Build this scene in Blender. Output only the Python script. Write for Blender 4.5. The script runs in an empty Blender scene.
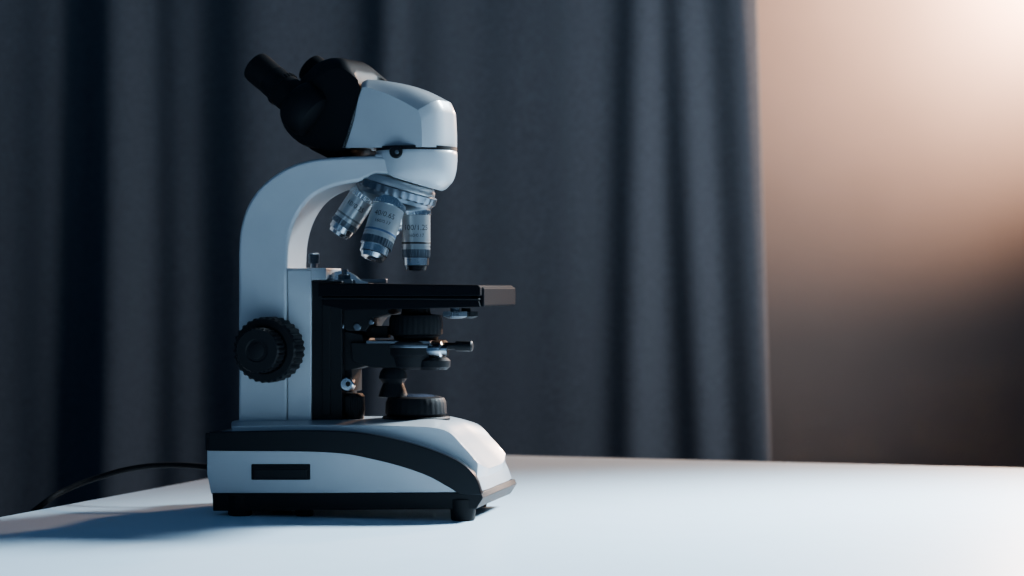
import bpy, math, random
from mathutils import Vector, Matrix
random.seed(3)
F=2200.0; CAMD=1.857; H=0.196; TZ=0.75
YAW=math.radians(-12); MX,MY=-0.128,0.08

# ---------------- materials ----------------
def mat(name,col,rough=0.5,metal=0.0,noise=0.0,nscale=60,bump=0.0,bscale=400,coat=0.0,spec=0.5):
    m=bpy.data.materials.new(name); m.use_nodes=True
    nt=m.node_tree; b=nt.nodes['Principled BSDF']
    b.inputs['Base Color'].default_value=(*col,1); b.inputs['Roughness'].default_value=rough
    b.inputs['Metallic'].default_value=metal; b.inputs['Coat Weight'].default_value=coat
    b.inputs['Specular IOR Level'].default_value=spec
    tc=nt.nodes.new('ShaderNodeTexCoord')
    if noise>0:
        n=nt.nodes.new('ShaderNodeTexNoise'); n.inputs['Scale'].default_value=nscale; n.inputs['Detail'].default_value=5
        nt.links.new(tc.outputs['Object'],n.inputs['Vector'])
        r=nt.nodes.new('ShaderNodeValToRGB')
        r.color_ramp.elements[0].position=0.3; r.color_ramp.elements[1].position=0.7
        r.color_ramp.elements[0].color=(*[c*(1-noise) for c in col],1)
        r.color_ramp.elements[1].color=(*[min(1,c*(1+noise)) for c in col],1)
        nt.links.new(n.outputs['Fac'],r.inputs['Fac']); nt.links.new(r.outputs['Color'],b.inputs['Base Color'])
    if bump>0:
        n=nt.nodes.new('ShaderNodeTexNoise'); n.inputs['Scale'].default_value=bscale; n.inputs['Detail'].default_value=3
        nt.links.new(tc.outputs['Object'],n.inputs['Vector'])
        bp=nt.nodes.new('ShaderNodeBump'); bp.inputs['Strength'].default_value=bump; bp.inputs['Distance'].default_value=0.001
        nt.links.new(n.outputs['Fac'],bp.inputs['Height']); nt.links.new(bp.outputs['Normal'],b.inputs['Normal'])
    return m
WHITE=mat('white_enamel',(0.40,0.425,0.455),0.30,noise=0.03,nscale=30,bump=0.08,bscale=900,coat=0.4)
BLACK=mat('black_plastic',(0.004,0.0045,0.006),0.5,bump=0.2,bscale=1200,spec=0.14)
MATTE=mat('black_matte_edge',(0.003,0.0035,0.005),0.7,bump=0.2,bscale=1200,spec=0.02)
GLOSS=mat('black_gloss',(0.004,0.005,0.007),0.3,bump=0.05,spec=0.14)
RUB=mat('black_rubber',(0.005,0.005,0.006),0.65,bump=0.2,spec=0.15)
SILV=mat('brushed_steel',(0.50,0.53,0.56),0.22,metal=1.0,noise=0.06,nscale=200)
DSTL=mat('dark_steel',(0.11,0.13,0.155),0.33,metal=0.9,noise=0.06,nscale=200)
SAT=mat('satin_chrome',(0.37,0.385,0.40),0.28,metal=0.6,noise=0.04,nscale=120)
GLASS=mat('lens_glass',(0.05,0.06,0.09),0.05,coat=1.0,noise=0.1)
INK=mat('black_ink',(0.01,0.01,0.01),0.6,noise=0.1)

# ---------------- helpers ----------------
def empty(name,loc=(0,0,0),rz=0,parent=None):
    e=bpy.data.objects.new(name,None); e.empty_display_size=0.05
    bpy.context.collection.objects.link(e); e.location=loc; e.rotation_euler=(0,0,rz)
    if parent: e.parent=parent
    return e
class Frame:
    # side-view measurements -> local metric coordinates on the plane y=yl of this assembly
    def __init__(s,ox,oy,yaw,emp): s.ox,s.oy,s.yaw,s.e=ox,oy,yaw,emp
    def L(s,px,py,yl):
        t=(px-512)/F; c,sn=math.cos(s.yaw),math.sin(s.yaw)
        xl=(t*(yl*c+s.oy+CAMD)+yl*sn-s.ox)/(c-t*sn)
        Y=xl*sn+yl*c+s.oy
        return Vector((xl,yl,H+(288-py)/F*(Y+CAMD)))
def mk(name,verts,faces,m,parent,bevel=0,seg=3,sharp=None,hard=True):
    me=bpy.data.meshes.new(name); me.from_pydata([tuple(v) for v in verts],[],faces); me.update()
    import bmesh
    bm=bmesh.new(); bm.from_mesh(me); bmesh.ops.recalc_face_normals(bm,faces=bm.faces); bm.to_mesh(me); bm.free()
    for p in me.polygons: p.use_smooth=True
    if sharp is not None: me.set_sharp_from_angle(angle=math.radians(sharp))
    me.materials.append(m)
    o=bpy.data.objects.new(name,me); bpy.context.collection.objects.link(o)
    if parent: o.parent=parent
    if bevel>0:
        b=o.modifiers.new('b','BEVEL'); b.width=bevel; b.segments=seg; b.limit_method='ANGLE'
        b.angle_limit=math.radians(32); b.harden_normals=hard; b.use_clamp_overlap=True
    return o
def cr(pts,n=6):
    out=[]
    for i in range(len(pts)-1):
        p0=pts[max(i-1,0)];p1=pts[i];p2=pts[i+1];p3=pts[min(i+2,len(pts)-1)]
        for k in range(n):
            t=k/n
            out.append(tuple(0.5*((2*p1[j])+(-p0[j]+p2[j])*t+(2*p0[j]-5*p1[j]+4*p2[j]-p3[j])*t*t+(-p0[j]+3*p1[j]-3*p2[j]+p3[j])*t**3) for j in (0,1)))
    out.append(tuple(pts[-1])); return out
def prof(name,fr,pts,y0,y1,m,bevel=0.002,seg=3):
    a=[fr.L(px,py,y0) for px,py in pts]; n=len(a)
    v=a+[Vector((p.x,y1,p.z)) for p in a]
    f=[tuple(range(n)),tuple(range(2*n-1,n-1,-1))]+[(i,(i+1)%n,n+(i+1)%n,n+i) for i in range(n)]
    return mk(name,v,f,m,fr.e,bevel,seg)
def loft(name,fr,E,D,hw,m,edge=0.35,st=25,bevel=0.002,power=1.0,sharp=35):
    e=[fr.L(px,py,-hw) for px,py in E]; d=[fr.L(px,py,0) for px,py in D]; n=len(e); v=[];f=[]
    assert len(e)==len(d),name
    us=[-math.cos(math.pi*i/(st-1)) for i in range(st)]
    for u in us:
        w=min(1,(1-abs(u))/edge); w=(math.sin(w*math.pi/2))**power
        for a,b in zip(e,d): v.append(Vector((a.x*(1-w)+b.x*w,u*hw,a.z*(1-w)+b.z*w)))
    for s in range(st-1):
        for i in range(n):
            j=(i+1)%n; f.append((s*n+i,s*n+j,(s+1)*n+j,(s+1)*n+i))
    f.append(tuple(range(n))); f.append(tuple(range(st*n-1,(st-1)*n-1,-1)))
    return mk(name,v,f,m,fr.e,bevel,3,sharp=sharp)
def lathe(name,emp,A,d,pr,m,segs=64,knurl=(),sharp=30,k=0.03):
    d=d.normalized(); up=Vector((0,0,1)) if abs(d.z)<0.9 else Vector((1,0,0))
    x=d.cross(up).normalized(); y=d.cross(x); v=[];f=[]
    if knurl: segs=120
    for i,(t,r) in enumerate(pr):
        for j in range(segs):
            rr=r*(1-k if (i in knurl and (j//2)%2) else 1)
            a=2*math.pi*j/segs; v.append(A+d*t+(x*math.cos(a)+y*math.sin(a))*rr)
    n=len(pr)
    for i in range(n-1):
        for j in range(segs):
            q=(j+1)%segs; f.append((i*segs+j,i*segs+q,(i+1)*segs+q,(i+1)*segs+j))
    f.append(tuple(range(segs))); f.append(tuple(range(n*segs-1,(n-1)*segs-1,-1)))
    return mk(name,v,f,m,emp,0,sharp=sharp)
def box(name,emp,x0,x1,y0,y1,z0,z1,m,bevel=0.001):
    v=[Vector((x,y,z)) for x in(x0,x1) for y in(y0,y1) for z in(z0,z1)]
    f=[(0,1,3,2),(4,6,7,5),(0,4,5,1),(2,3,7,6),(0,2,6,4),(1,5,7,3)]
    return mk(name,v,f,m,emp,bevel)
def rect(x0,y0,x1,y1): return [(x0,y0),(x1,y0),(x1,y1),(x0,y1)]

# ---------------- microscope ----------------
scope=empty('microscope',(MX,MY,TZ),YAW)
M=Frame(MX,MY,YAW,scope)
U=0.00088   # metres per photo pixel at the instrument
HW=0.068
topE=cr([(210,433),(320,432),(380,438),(440,455),(468,471),(478,492)],8)
topD=cr([(238,428),(330,428),(405,431),(452,440),(482,456),(500,485)],8)
loft('base_body',M,[(211,494),(207,474),(207,452)]+topE,[(236,485),(232,465),(232,445)]+topD,HW,WHITE,edge=0.8,bevel=0.002)
dE=cr([(232,426),(320,425),(400,426),(444,430),(464,447),(478,463)],6)
dD=cr([(243,419),(330,418),(405,418),(446,419),(466,436),(496,466)],6)
loft('base_deck',M,[(477,480),(240,450),(232,440)]+dE,[(492,480),(250,450),(243,440)]+dD,0.055,WHITE,edge=0.6,bevel=0.0025)
up=cr([(209,432),(320,430.5),(380,436),(440,453),(471,471),(482,495)],8)
lo=cr([(207,451),(325,452.5),(375,460),(420,473),(446,486),(460,495)],8)
prof('side_stripe_near',M,up+lo[::-1],-HW-0.0018,-HW+0.006,GLOSS,0.0012)
up2=cr([(209,432),(320,430.5),(380,436),(430,453),(457,471),(470,495)],8)
o=prof('side_stripe_far',M,up2+lo[::-1],-HW-0.0018,-HW+0.006,GLOSS,0.0012); o.scale=(1,-1,1)
a=M.L(207,433,-HW); b=M.L(207,451,-HW)
box('stripe_back',scope,a.x-0.0018,a.x+0.008,-HW,HW,b.z,a.z,GLOSS,0.0012)
loft('base_plinth',M,[(213,511),(212,493),(481,493),(483,498),(476,509)],[(240,503),(239,484),(501,484),(504,489),(496,500)],HW+0.001,BLACK,edge=0.9,bevel=0.0015)
prof('vent_slot',M,rect(251,464,310,480),-HW-0.0010,-HW+0.01,BLACK,0.001)
prof('vent_slot_inner',M,rect(254,469,307,479),-HW-0.0016,-HW+0.01,GLOSS,0.0006)
for i,(px,yy) in enumerate([(240,-0.061),(463,-0.061),(240,0.060),(445,0.054),(302,-0.054)]):
    p=M.L(px,515,-0.061); r=0.0108 if i<4 else 0.008
    lathe('foot_%d'%(i+1),scope,Vector((p.x,yy,0.0)),Vector((0,0,1)),[(0,r*0.85),(0.001,r*0.95),(0.010,r),(0.018,r)],RUB,40)

# arm
outer=[(238,428),(238,300)]+cr([(238,252),(240,228),(248,204),(262,185),(282,170),(305,161),(335,157),(372,156)],6)+[(395,157),(395,176),(376,174)]
inner=cr([(360,181),(332,187),(311,198),(297,216),(289,240),(287,268)],6)+[(287,428)]
arm=prof('arm',M,outer+inner,-0.029,0.029,WHITE,0.0035,4)
prof('arm_column',M,rect(287.5,270,311,428),-0.0285,0.0285,WHITE,0.0012)
prof('arm_column_cap',M,rect(287,268,326,280),-0.027,0.02,WHITE,0.001)
p=M.L(314,268,-0.01)
lathe('stage_stop_screw',scope,p,Vector((0,0,1)),[(0,.003),(.004,.003),(.004,.005),(.012,.005),(.013,.004)],DSTL,knurl=(2,3),k=.1)
prof('rail',M,rect(311,281,342,427),-0.026,0.022,BLACK,0.001)
prof('rail_slide',M,rect(338,300,352,392),-0.016,0.016,BLACK,0.001)
prof('rail_gib',M,rect(322,284,330,415),-0.0275,-0.02,BLACK,0.0006)
def ylathe(name,px,py,y,length,rpx,m,sgn=-1,knurl=False,k=.05,chamfer=.001):
    c=M.L(px,py,y); r=rpx*U
    return lathe(name,scope,c,Vector((0,sgn,0)),[(0,r),(length-chamfer,r),(length,r-chamfer),(length+0.0001,r*0.3)],m,knurl=(0,1,2) if knurl else (),k=k)
ylathe('rail_screw',349,384,-0.018,0.008,7,SILV)
ylathe('rail_screw_slot',348,384,-0.0262,0.0004,2.5,BLACK,chamfer=.0001)
for nm,sg in(('near',-1),('far',1)):
    c=M.L(276,349,-0.029); c.y=0.028*sg; dv=Vector((0,sg,0))
    lathe('focus_collar_'+nm,scope,c,dv,[(0,.023),(.006,.023),(.006,.020),(.012,.020)],BLACK)
    lathe('coarse_knob_'+nm,scope,c+dv*.006,dv,[(0,.0262),(.0015,.0285),(.026,.0285),(.0285,.0265),(.0285,.021),(.027,.019),(.027,.010)],BLACK,knurl=(1,2),k=.04)
    lathe('fine_knob_'+nm,scope,c+dv*.031,dv,[(0,.017),(.004,.017),(.004,.0195),(.021,.0195),(.023,.018),(.023,.010),(.0222,.009),(.0222,.002)],BLACK,knurl=(2,3),k=.04)
    lathe('fine_knob_cap_'+nm,scope,c+dv*.0532,dv,[(0,.007),(.0008,.0068),(.0012,.005)],BLACK)

# stage
prof('stage_plate',M,[(318,283),(478,285),(480,287),(480,296),(318,296)],-0.068,0.068,MATTE,0.0012)
prof('stage_lower',M,[(322,296),(470,296),(478,300),(480,307),(400,309),(345,310),(322,305)],-0.066,0.062,MATTE,0.001)
prof('stage_edge_rail',M,[(318,297.5),(479,298.5),(479,300),(318,299)],-0.0672,-0.06,BLACK,0.0004)
prof('stage_front_block',M,rect(470,287,484,307),-0.06,0.070,MATTE,0.002)
prof('slide_guide',M,rect(322,279.5,352,284),-0.02,0.05,DSTL,0.0008)
prof('slide_holder_bar',M,rect(350,279,386,283),-0.010,-0.004,DSTL,0.0006)
prof('specimen_clip',M,cr([(330,283),(329,277),(334,272),(345,271),(354,275),(360,280),(368,282)],4)+[(368,284),(330,285)],-0.014,-0.009,SILV,0.0004)
c=M.L(345,281,-0.012); lathe('slide_holder_knob',scope,c,Vector((0,0,1)),[(0,.006),(.005,.006),(.006,.005),(.006,.003),(.010,.003),(.0105,.002)],DSTL,knurl=(0,1),k=.06)
prof('stage_bracket',M,[(330,308),(388,308),(388,314),(374,318),(366,331),(348,331),(330,322)],-0.022,0.022,BLACK,0.001)
for i,(px,py,r) in enumerate([(341,326,3.8),(358,327,3.8),(372,322,2.8)]): ylathe('bracket_screw_%d'%(i+1),px,py,-0.021,.003,r,DSTL,chamfer=.0005)
ax=M.L(416,300,0)   # optical axis
def vz(py): return M.L(416,py,0).z
def vl(name,specs,m,dx=0,y=0,**k):
    z0=vz(specs[0][0]); A=Vector((ax.x+dx,y,z0))
    return lathe(name,scope,A,Vector((0,0,-1)),[(z0-vz(p),r) for p,r in specs],m,**k)
vl('condenser_top',[(306,.012),(314,.013),(315,.022),(320,.0235),(334,.0235),(336,.020),(343,.018)],BLACK,knurl=(3,4),k=.015)
vl('condenser_body',[(340,.026),(342,.028),(354,.028),(357,.026),(366,.025),(369,.019)],BLACK)
vl('condenser_trim_ring',[(344,.0284),(346,.0286),(347,.0284)],DSTL)
prof('condenser_carrier',M,[(350,342),(420,343),(428,348),(428,362),(410,368),(372,368),(352,362)],-0.022,0.022,BLACK,0.0015)
prof('condenser_mount',M,[(343,330),(362,334),(366,345),(366,366),(343,372)],-0.018,0.018,BLACK,0.0015)
prof('iris_plate',M,[(366,340.5),(430,341),(430,343.5),(366,343.5)],-0.025,0.02,DSTL,0.0005)
A=M.L(428,350,-0.018); lathe('iris_lever_collar',scope,A,Vector((1,-.05,0)),[(0,.0055),(.003,.0068),(.012,.0068),(.013,.005),(.018,.005)],SILV)
A=M.L(445,346,-0.018); lathe('iris_lever',scope,A,Vector((1,-.05,0)),[(0,.003),(.010,.003),(.010,.0045),(.024,.0045),(.025,.003)],BLACK)
vl('filter_holder',[(357,.012),(360,.015),(366,.015),(369,.012)],BLACK,dx=.018,y=-.01)
vl('aperture_knob',[(368,.009),(372,.0115),(378,.0125),(383,.009),(389,.011),(396,.013),(397,.010)],BLACK,dx=-.018,y=-.01)
vl('stand_knob',[(393,.007),(396,.009),(410,.0095),(415,.0085),(424,.008)],BLACK,dx=-.052,y=-.014,knurl=(1,2),k=.06)
vl('collector_housing',[(396,.020),(397.5,.0245),(402,.0265),(413,.0270),(417,.0245),(427,.026)],BLACK,knurl=(2,3),k=.012)
vl('collector_lens',[(393.5,.006),(394.5,.014),(396.3,.0185)],GLASS)
vl('collector_flange',[(416,.0285),(417.5,.030),(427,.030)],BLACK)
for i,(px,y) in enumerate([(455,-0.03),(466,-0.01)]):
    c=M.L(px,308,y); lathe('stage_drive_knob_%d'%(i+1),scope,c,Vector((0,0,-1)),[(0,.004),(.003,.004),(.003,.0105),(.007,.0105),(.008,.009),(.009,.006)],DSTL if i==0 else BLACK,knurl=(2,3),k=.05)
prof('height_stop',M,rect(366,326,388,338),-0.006,0.004,BLACK,0.001)

# turret geometry
TA=math.radians(17)
a=Vector((-math.sin(TA),0,-math.cos(TA))); e1=Vector((math.cos(TA),0,-math.sin(TA))); e2=Vector((0,-1,0))
T=M.L(397,188,0)
def clip(o,off):
    P=T-a*off
    for v in o.data.vertices:
        zp=P.z-(v.co.x-P.x)*math.tan(TA)
        if v.co.z<zp: v.co.z=zp
def hl(name,specs,m,**k):
    z0=vz(specs[0][0]); A=Vector((ax.x+.0005,0,z0))
    return lathe(name,scope,A,Vector((0,0,-1)),[(z0-vz(p),r) for p,r in specs],m,**k)
ybow=[(151,.0345),(152,.0355),(156,.0357),(160,.0357),(164,.0355),(168,.0352),(172,.0346),(176,.0338),(180,.0325),(183,.031),(186,.0285),(189,.026),(192,.0225),(195,.018),(197,.013),(198,.004)]
clip(hl('nosepiece_mount',ybow,WHITE,segs=96,sharp=50),.009)
hl('head_gap_ring',[(147.6,.0354),(151.6,.0354)],BLACK)
ylathe('head_lock_screw',397,152,-0.0335,.006,6.5,BLACK,knurl=True,k=.08)
ylathe('head_lock_screw_tip',397,152,-0.0393,.001,2,DSTL,chamfer=.0003)
clip(prof('mount_fairing',M,[(374,154),(374,171),(395,178),(412,183),(418,154)],-0.027,0.027,WHITE,0.002),.009)
lathe('turret_cap',scope,T-a*.0085,a,[(0,.026),(.001,.0315),(.0035,.0335),(.006,.034),(.0075,.034)],SAT)
lathe('turret_ring',scope,T-a*.001,a,[(0,.0345),(.001,.0368),(.0065,.0368),(.008,.0355)],DSTL,knurl=(1,2),k=.02)
lathe('turret_disc',scope,T+a*.007,a,[(0,.035),(.003,.034),(.007,.029),(.010,.018),(.011,.006)],DSTL)
def objective(name,phi,L,r,band,spread=.0215):
    ph=math.radians(phi); rho=e1*math.cos(ph)+e2*math.sin(ph)
    A=T+a*.011+rho*spread; d=(a*math.cos(TA)+rho*math.sin(TA)).normalized()
    g=empty(name,parent=scope)
    lathe(name+'_collar',g,A-d*.003,d,[(0,r*.95),(.006,r*.95),(.006,r*1.06),(.010,r*1.06),(.0105,r)],SILV,knurl=(2,3),k=.03)
    lathe(name+'_barrel',g,A+d*.007,d,[(0,r),(L*.50,r),(L*.50,r*.96),(L*.52,r*.96),(L*.52,r),(L*.55,r)],SAT)
    lathe(name+'_colour_ring',g,A+d*(.007+L*.43),d,[(0,r*.99),(.0003,r*1.012),(.0018,r*1.012),(.002,r*.99)],band)
    lathe(name+'_grip',g,A+d*(.007+L*.55),d,[(0,r*.97),(.0004,r*1.0),(L*.12,r*1.0),(L*.13,r*.9)],DSTL,knurl=(1,2),k=.04)
    lathe(name+'_nose',g,A+d*(.007+L*.66),d,[(0,r*.90),(L*.14,r*.88),(L*.15,r*.80),(L*.22,r*.70),(L*.225,r*.35)],SILV)
    lathe(name+'_front_lens',g,A+d*(.0072+L*.885),d,[(0,r*.33),(.0004,r*.3)],GLASS,segs=24)
    return A,d,g
BL=mat('blue_band',(0.04,0.08,0.16),0.4,noise=.05); YE=mat('grey_band',(0.12,0.13,0.14),0.4,noise=.05)
A3,d3,g3=objective('objective_100x',0,.055,.0124,INK)
A2,d2,g2=objective('objective_40x',80,.054,.0140,BL,.023)
A1,d1,g1=objective('objective_10x',166,.043,.0122,YE,.025)
objective('objective_4x',262,.028,.0115,YE)
def wrap_text(s,name,A,d,r,zoff,size,g,ang0):
    cu=bpy.data.curves.new(name,'FONT'); cu.body=s; cu.size=size; cu.align_x='CENTER'; cu.extrude=0; cu.resolution_u=3
    t=bpy.data.objects.new(name+'_src',cu); bpy.context.collection.objects.link(t); bpy.context.view_layer.update()
    me=bpy.data.meshes.new_from_object(t.evaluated_get(bpy.context.evaluated_depsgraph_get()))
    bpy.data.objects.remove(t)
    front=(Vector((0,-1,0))-d*(-d.y)).normalized(); side=d.cross(front).normalized()
    if side.x<0: side=-side
    for v in me.vertices:
        x,y=v.co.x,v.co.y; an=ang0+x/r
        v.co=A+d*(zoff-y)+side*(r*math.sin(an))+front*(r*math.cos(an))
    me.materials.clear(); me.materials.append(INK)
    o=bpy.data.objects.new(name,me); bpy.context.collection.objects.link(o); o.parent=g
wrap_text('100/1.25','label_magnification',A3,d3,.0126,.0205,.0068,g3,math.radians(14))
wrap_text('160/0.17','label_tube',A3,d3,.0126,.0265,.0042,g3,math.radians(14))
wrap_text('40/0.65','label_magnification_40',A2,d2,.0142,.019,.0065,g2,math.radians(10))
wrap_text('160/0.17','label_tube_40',A2,d2,.0142,.025,.0042,g2,math.radians(10))
wrap_text('10/0.25','label_magnification_10',A1,d1,.0124,.017,.006,g1,math.radians(10))

# ---- swivelling binocular head ----
SW=math.radians(-15); c,s=math.cos(YAW),math.sin(YAW)
hx,hy=MX+c*ax.x,MY+s*ax.x
head=empty('binocular_head',(ax.x,0,0),SW,scope)
HF=Frame(hx,hy,YAW+SW,head)
E=[(342,148)]+cr([(346,137),(358,100),(362,88)],4)+cr([(366,87),(385,93),(402,101),(418,110)],5)+cr([(421,118),(422,135),(422,147)],4)
D=[(352,148)]+cr([(356,135),(368,96),(370,82)],4)+cr([(374,80),(398,83),(422,90),(444,101)],5)+cr([(448,110),(449,130),(449,148)],4)
loft('prism_cover',HF,E,D,0.031,WHITE,edge=0.75,bevel=0.0015,sharp=28,st=31)
E=cr([(330,152),(302,142),(284,127),(284,108),(298,90),(318,75),(340,68),(358,80)],4)+cr([(360,90),(354,122),(345,150)],4)
D=cr([(346,150),(318,148),(300,132),(298,108),(310,84),(330,64),(352,60),(366,74)],4)+cr([(368,86),(366,118),(356,150)],4)
loft('binocular_body',HF,E,D,0.031,BLACK,edge=0.45,bevel=0.003,sharp=60)
prof('binocular_throat',HF,[(350,151),(340,157),(326,158),(306,148),(306,120),(350,120)],-0.02,0.02,BLACK,0.004)
dv=Vector((-math.cos(math.radians(37)),0,math.sin(math.radians(37))))
for nm,px,py,y,hr in(('near',298,102,-0.027,.0235),('far',352,103,0.033,.0205)):
    A=HF.L(px,py,y)
    lathe('prism_housing_'+nm,head,A-dv*.028,dv,[(0,.012),(.003,hr-.003),(.010,hr),(.024,hr),(.029,hr-.003),(.031,.0165)],BLACK,sharp=40)
    lathe('eyepiece_tube_'+nm,head,A,dv,[(0,.0155),(.018,.0155),(.018,.0165),(.022,.0165),(.022,.0145),(.034,.0145)],BLACK,knurl=(2,3))
    lathe('eyepiece_cup_'+nm,head,A+dv*.034,dv,[(0,.0128),(.001,.0142),(.018,.0144),(.022,.0138),(.0225,.012),(.020,.009)],RUB)
    lathe('eyepiece_lens_'+nm,head,A+dv*.0545,dv,[(0,.0095),(.0008,.008),(.0012,.004)],GLASS,segs=32)

# power cable (hangs over the table edge)
cu=bpy.data.curves.new('power_cable','CURVE'); cu.dimensions='3D'; cu.bevel_depth=.0026; cu.bevel_resolution=4
cp=[]
def W(px,py,Y):
    return Vector(((px-512)/F*(Y+CAMD),Y,TZ+H+(288-py)/F*(Y+CAMD)))
for q in [(240,474,.12),(205,467,.13),(170,465,.135),(135,468,.14),(100,477,.145),(68,489,.13),(43,504,.11)]: cp.append(W(*q))
e=cp[-1]; cp+= [e+Vector((-.03,-.0,-.03)),e+Vector((-.045,.01,-.12)),e+Vector((-.05,.03,-.35)),e+Vector((-.05,.05,-.70))]
sp=cu.splines.new('BEZIER'); sp.bezier_points.add(len(cp)-1)
inv=(Matrix.Translation(Vector((MX,MY,TZ)))@Matrix.Rotation(YAW,4,'Z')).inverted()
for b,q in zip(sp.bezier_points,cp): b.co=inv@q; b.handle_left_type=b.handle_right_type='AUTO'
cu.materials.append(RUB); o=bpy.data.objects.new('power_cable',cu); bpy.context.collection.objects.link(o); o.parent=scope

# ---------------- table ----------------
TM=mat('table_laminate',(0.62,0.79,0.93),0.36,noise=0.015,nscale=25,bump=0.08,bscale=700,spec=0.5)
LEG=mat('table_leg_metal',(0.25,0.26,0.28),0.4,metal=0.6,noise=.05)
table=empty('table',(-0.194,0.783,0),math.radians(-18))
box('table_top',table,0,1.7,-1.55,0,TZ-.028,TZ,TM,0.003)
for i,(x,y) in enumerate([(.06,-.06),(1.64,-.06),(.06,-1.49),(1.64,-1.49)]): box('leg_%d'%(i+1),table,x-.025,x+.025,y-.025,y+.025,0,TZ-.028,LEG,.003)
box('apron_back',table,.06,1.64,-.07,-.05,TZ-.1,TZ-.028,LEG,.001); box('apron_left',table,.05,.07,-1.49,-.06,TZ-.1,TZ-.028,LEG,.001)

# ---------------- room ----------------
WM=mat('wall_paint',(0.15,0.118,0.108),0.85,noise=0.05,nscale=6,bump=0.3,bscale=120,spec=0.2)
FM=mat('floor_vinyl',(0.06,0.06,0.065),0.6,noise=0.15,nscale=5)
CM=mat('curtain_fabric',(0.050,0.057,0.070),0.9,noise=0.25,nscale=260,bump=0.5,bscale=700,spec=0.1)
CM.node_tree.nodes['Principled BSDF'].inputs['Sheen Weight'].default_value=0.05
WY=1.80
box('wall_back',None,-3,3,WY,WY+.1,0,2.7,WM,0)
box('floor',None,-3,3,-3,WY,-.05,0,FM,0)
CY=1.55; k=3.4/F
ridges=[(-1.9,.08,.05),(-1.7,.08,.05),(-1.45,.08,.05),(-1.2,.08,.05),(-1.02,.06,.04)]
for px,w,h in [(-40,60,.05),(42,26,.008),(104,30,.042),(172,20,.010),(262,48,.036),(376,18,.015),(430,50,.008),(545,60,.012),(642,20,.019),(697,20,.022),(752,24,.024)]:
    ridges.append(((px-512)*k,w*k,h))
nx,nz=620,60; X0,X1=-2.0,(768-512)*k; v=[];f=[]
for j in range(nz+1):
    z=.03+2.5*j/nz
    for i in range(nx+1):
        x=X0+(X1-X0)*i/nx
        y=CY+.05
        for n,(c0,w,h) in enumerate(ridges):
            cc=c0+.010*math.sin(z*2.1+n*1.7)-.02*(z-1.0)*math.sin(n*2.3)
            if n>=len(ridges)-2: cc=c0-.022*(z-.95)
            y-=h*(1+.15*math.sin(n+z*1.5))*math.exp(-((x-cc)/w)**2)
        y+=.003*math.sin(x*22+z*1.2)+.0010*math.sin(x*61-z*.8)
        xs=x-(.028*(z-.95) if x>0 else 0)*max(0,min(1,x/.3))
        v.append((xs,y,z))
for j in range(nz):
    for i in range(nx): p=j*(nx+1)+i; f.append((p,p+1,p+nx+2,p+nx+1))
cur=mk('curtain',v,f,CM,None)
sm=cur.modifiers.new('s','SOLIDIFY'); sm.thickness=.003
rod=lathe('curtain_rod',None,Vector((-2.1,CY+.03,2.56)),Vector((1,0,0)),[(0,.02),(.01,.02),(.01,.012),(2.6,.012),(2.6,.02),(2.62,.02)],LEG)

# ---------------- lights ----------------
def area(name,loc,tgt,e,col,sx,sy):
    l=bpy.data.lights.new(name,'AREA'); l.shape='RECTANGLE'; l.size=sx; l.size_y=sy; l.energy=e; l.color=col
    o=bpy.data.objects.new(name,l); bpy.context.collection.objects.link(o); o.location=loc
    o.rotation_euler=(Vector(tgt)-Vector(loc)).to_track_quat('-Z','Y').to_euler(); return o
def spot(name,loc,tgt,e,col,soft,ang,blend):
    l=bpy.data.lights.new(name,'SPOT'); l.energy=e; l.color=col; l.shadow_soft_size=soft; l.spot_size=math.radians(ang); l.spot_blend=blend
    o=bpy.data.objects.new(name,l); bpy.context.collection.objects.link(o); o.location=loc
    o.rotation_euler=(Vector(tgt)-Vector(loc)).to_track_quat('-Z','Y').to_euler(); return o
spot('key_spot',(1.05,.80,1.80),(.30,-.28,.75),900,(.72,.89,1.0),.2,56,.85)
spot('curtain_fill_spot',(1.3,.80,1.35),(-.1,1.55,1.05),105,(.86,.93,1.0),.22,76,.9)  # added raking fill for the curtain folds and lower wall, not a room lamp
area('fill_light',(-.7,-1.3,1.35),(-.15,.1,.93),.7,(.50,.75,1.0),.6,.6)
l=bpy.data.lights.new('warm_lamp','POINT'); l.energy=150; l.color=(1,.64,.43); l.shadow_soft_size=.06
o=bpy.data.objects.new('warm_lamp',l); bpy.context.collection.objects.link(o); o.location=(.92,1.655,1.50)
w=bpy.data.worlds.new('world'); bpy.context.scene.world=w; w.use_nodes=True
w.node_tree.nodes['Background'].inputs[0].default_value=(.18,.48,1,1); w.node_tree.nodes['Background'].inputs[1].default_value=.15
# ---------------- camera ----------------
cam=bpy.data.cameras.new('camera'); cam.lens=F/1024*36; cam.sensor_width=36
cam.dof.use_dof=True; cam.dof.focus_distance=1.87; cam.dof.aperture_fstop=6.3
o=bpy.data.objects.new('camera',cam); bpy.context.collection.objects.link(o)
o.location=(0,-CAMD,TZ+H); o.rotation_euler=(math.pi/2,0,0); bpy.context.scene.camera=o
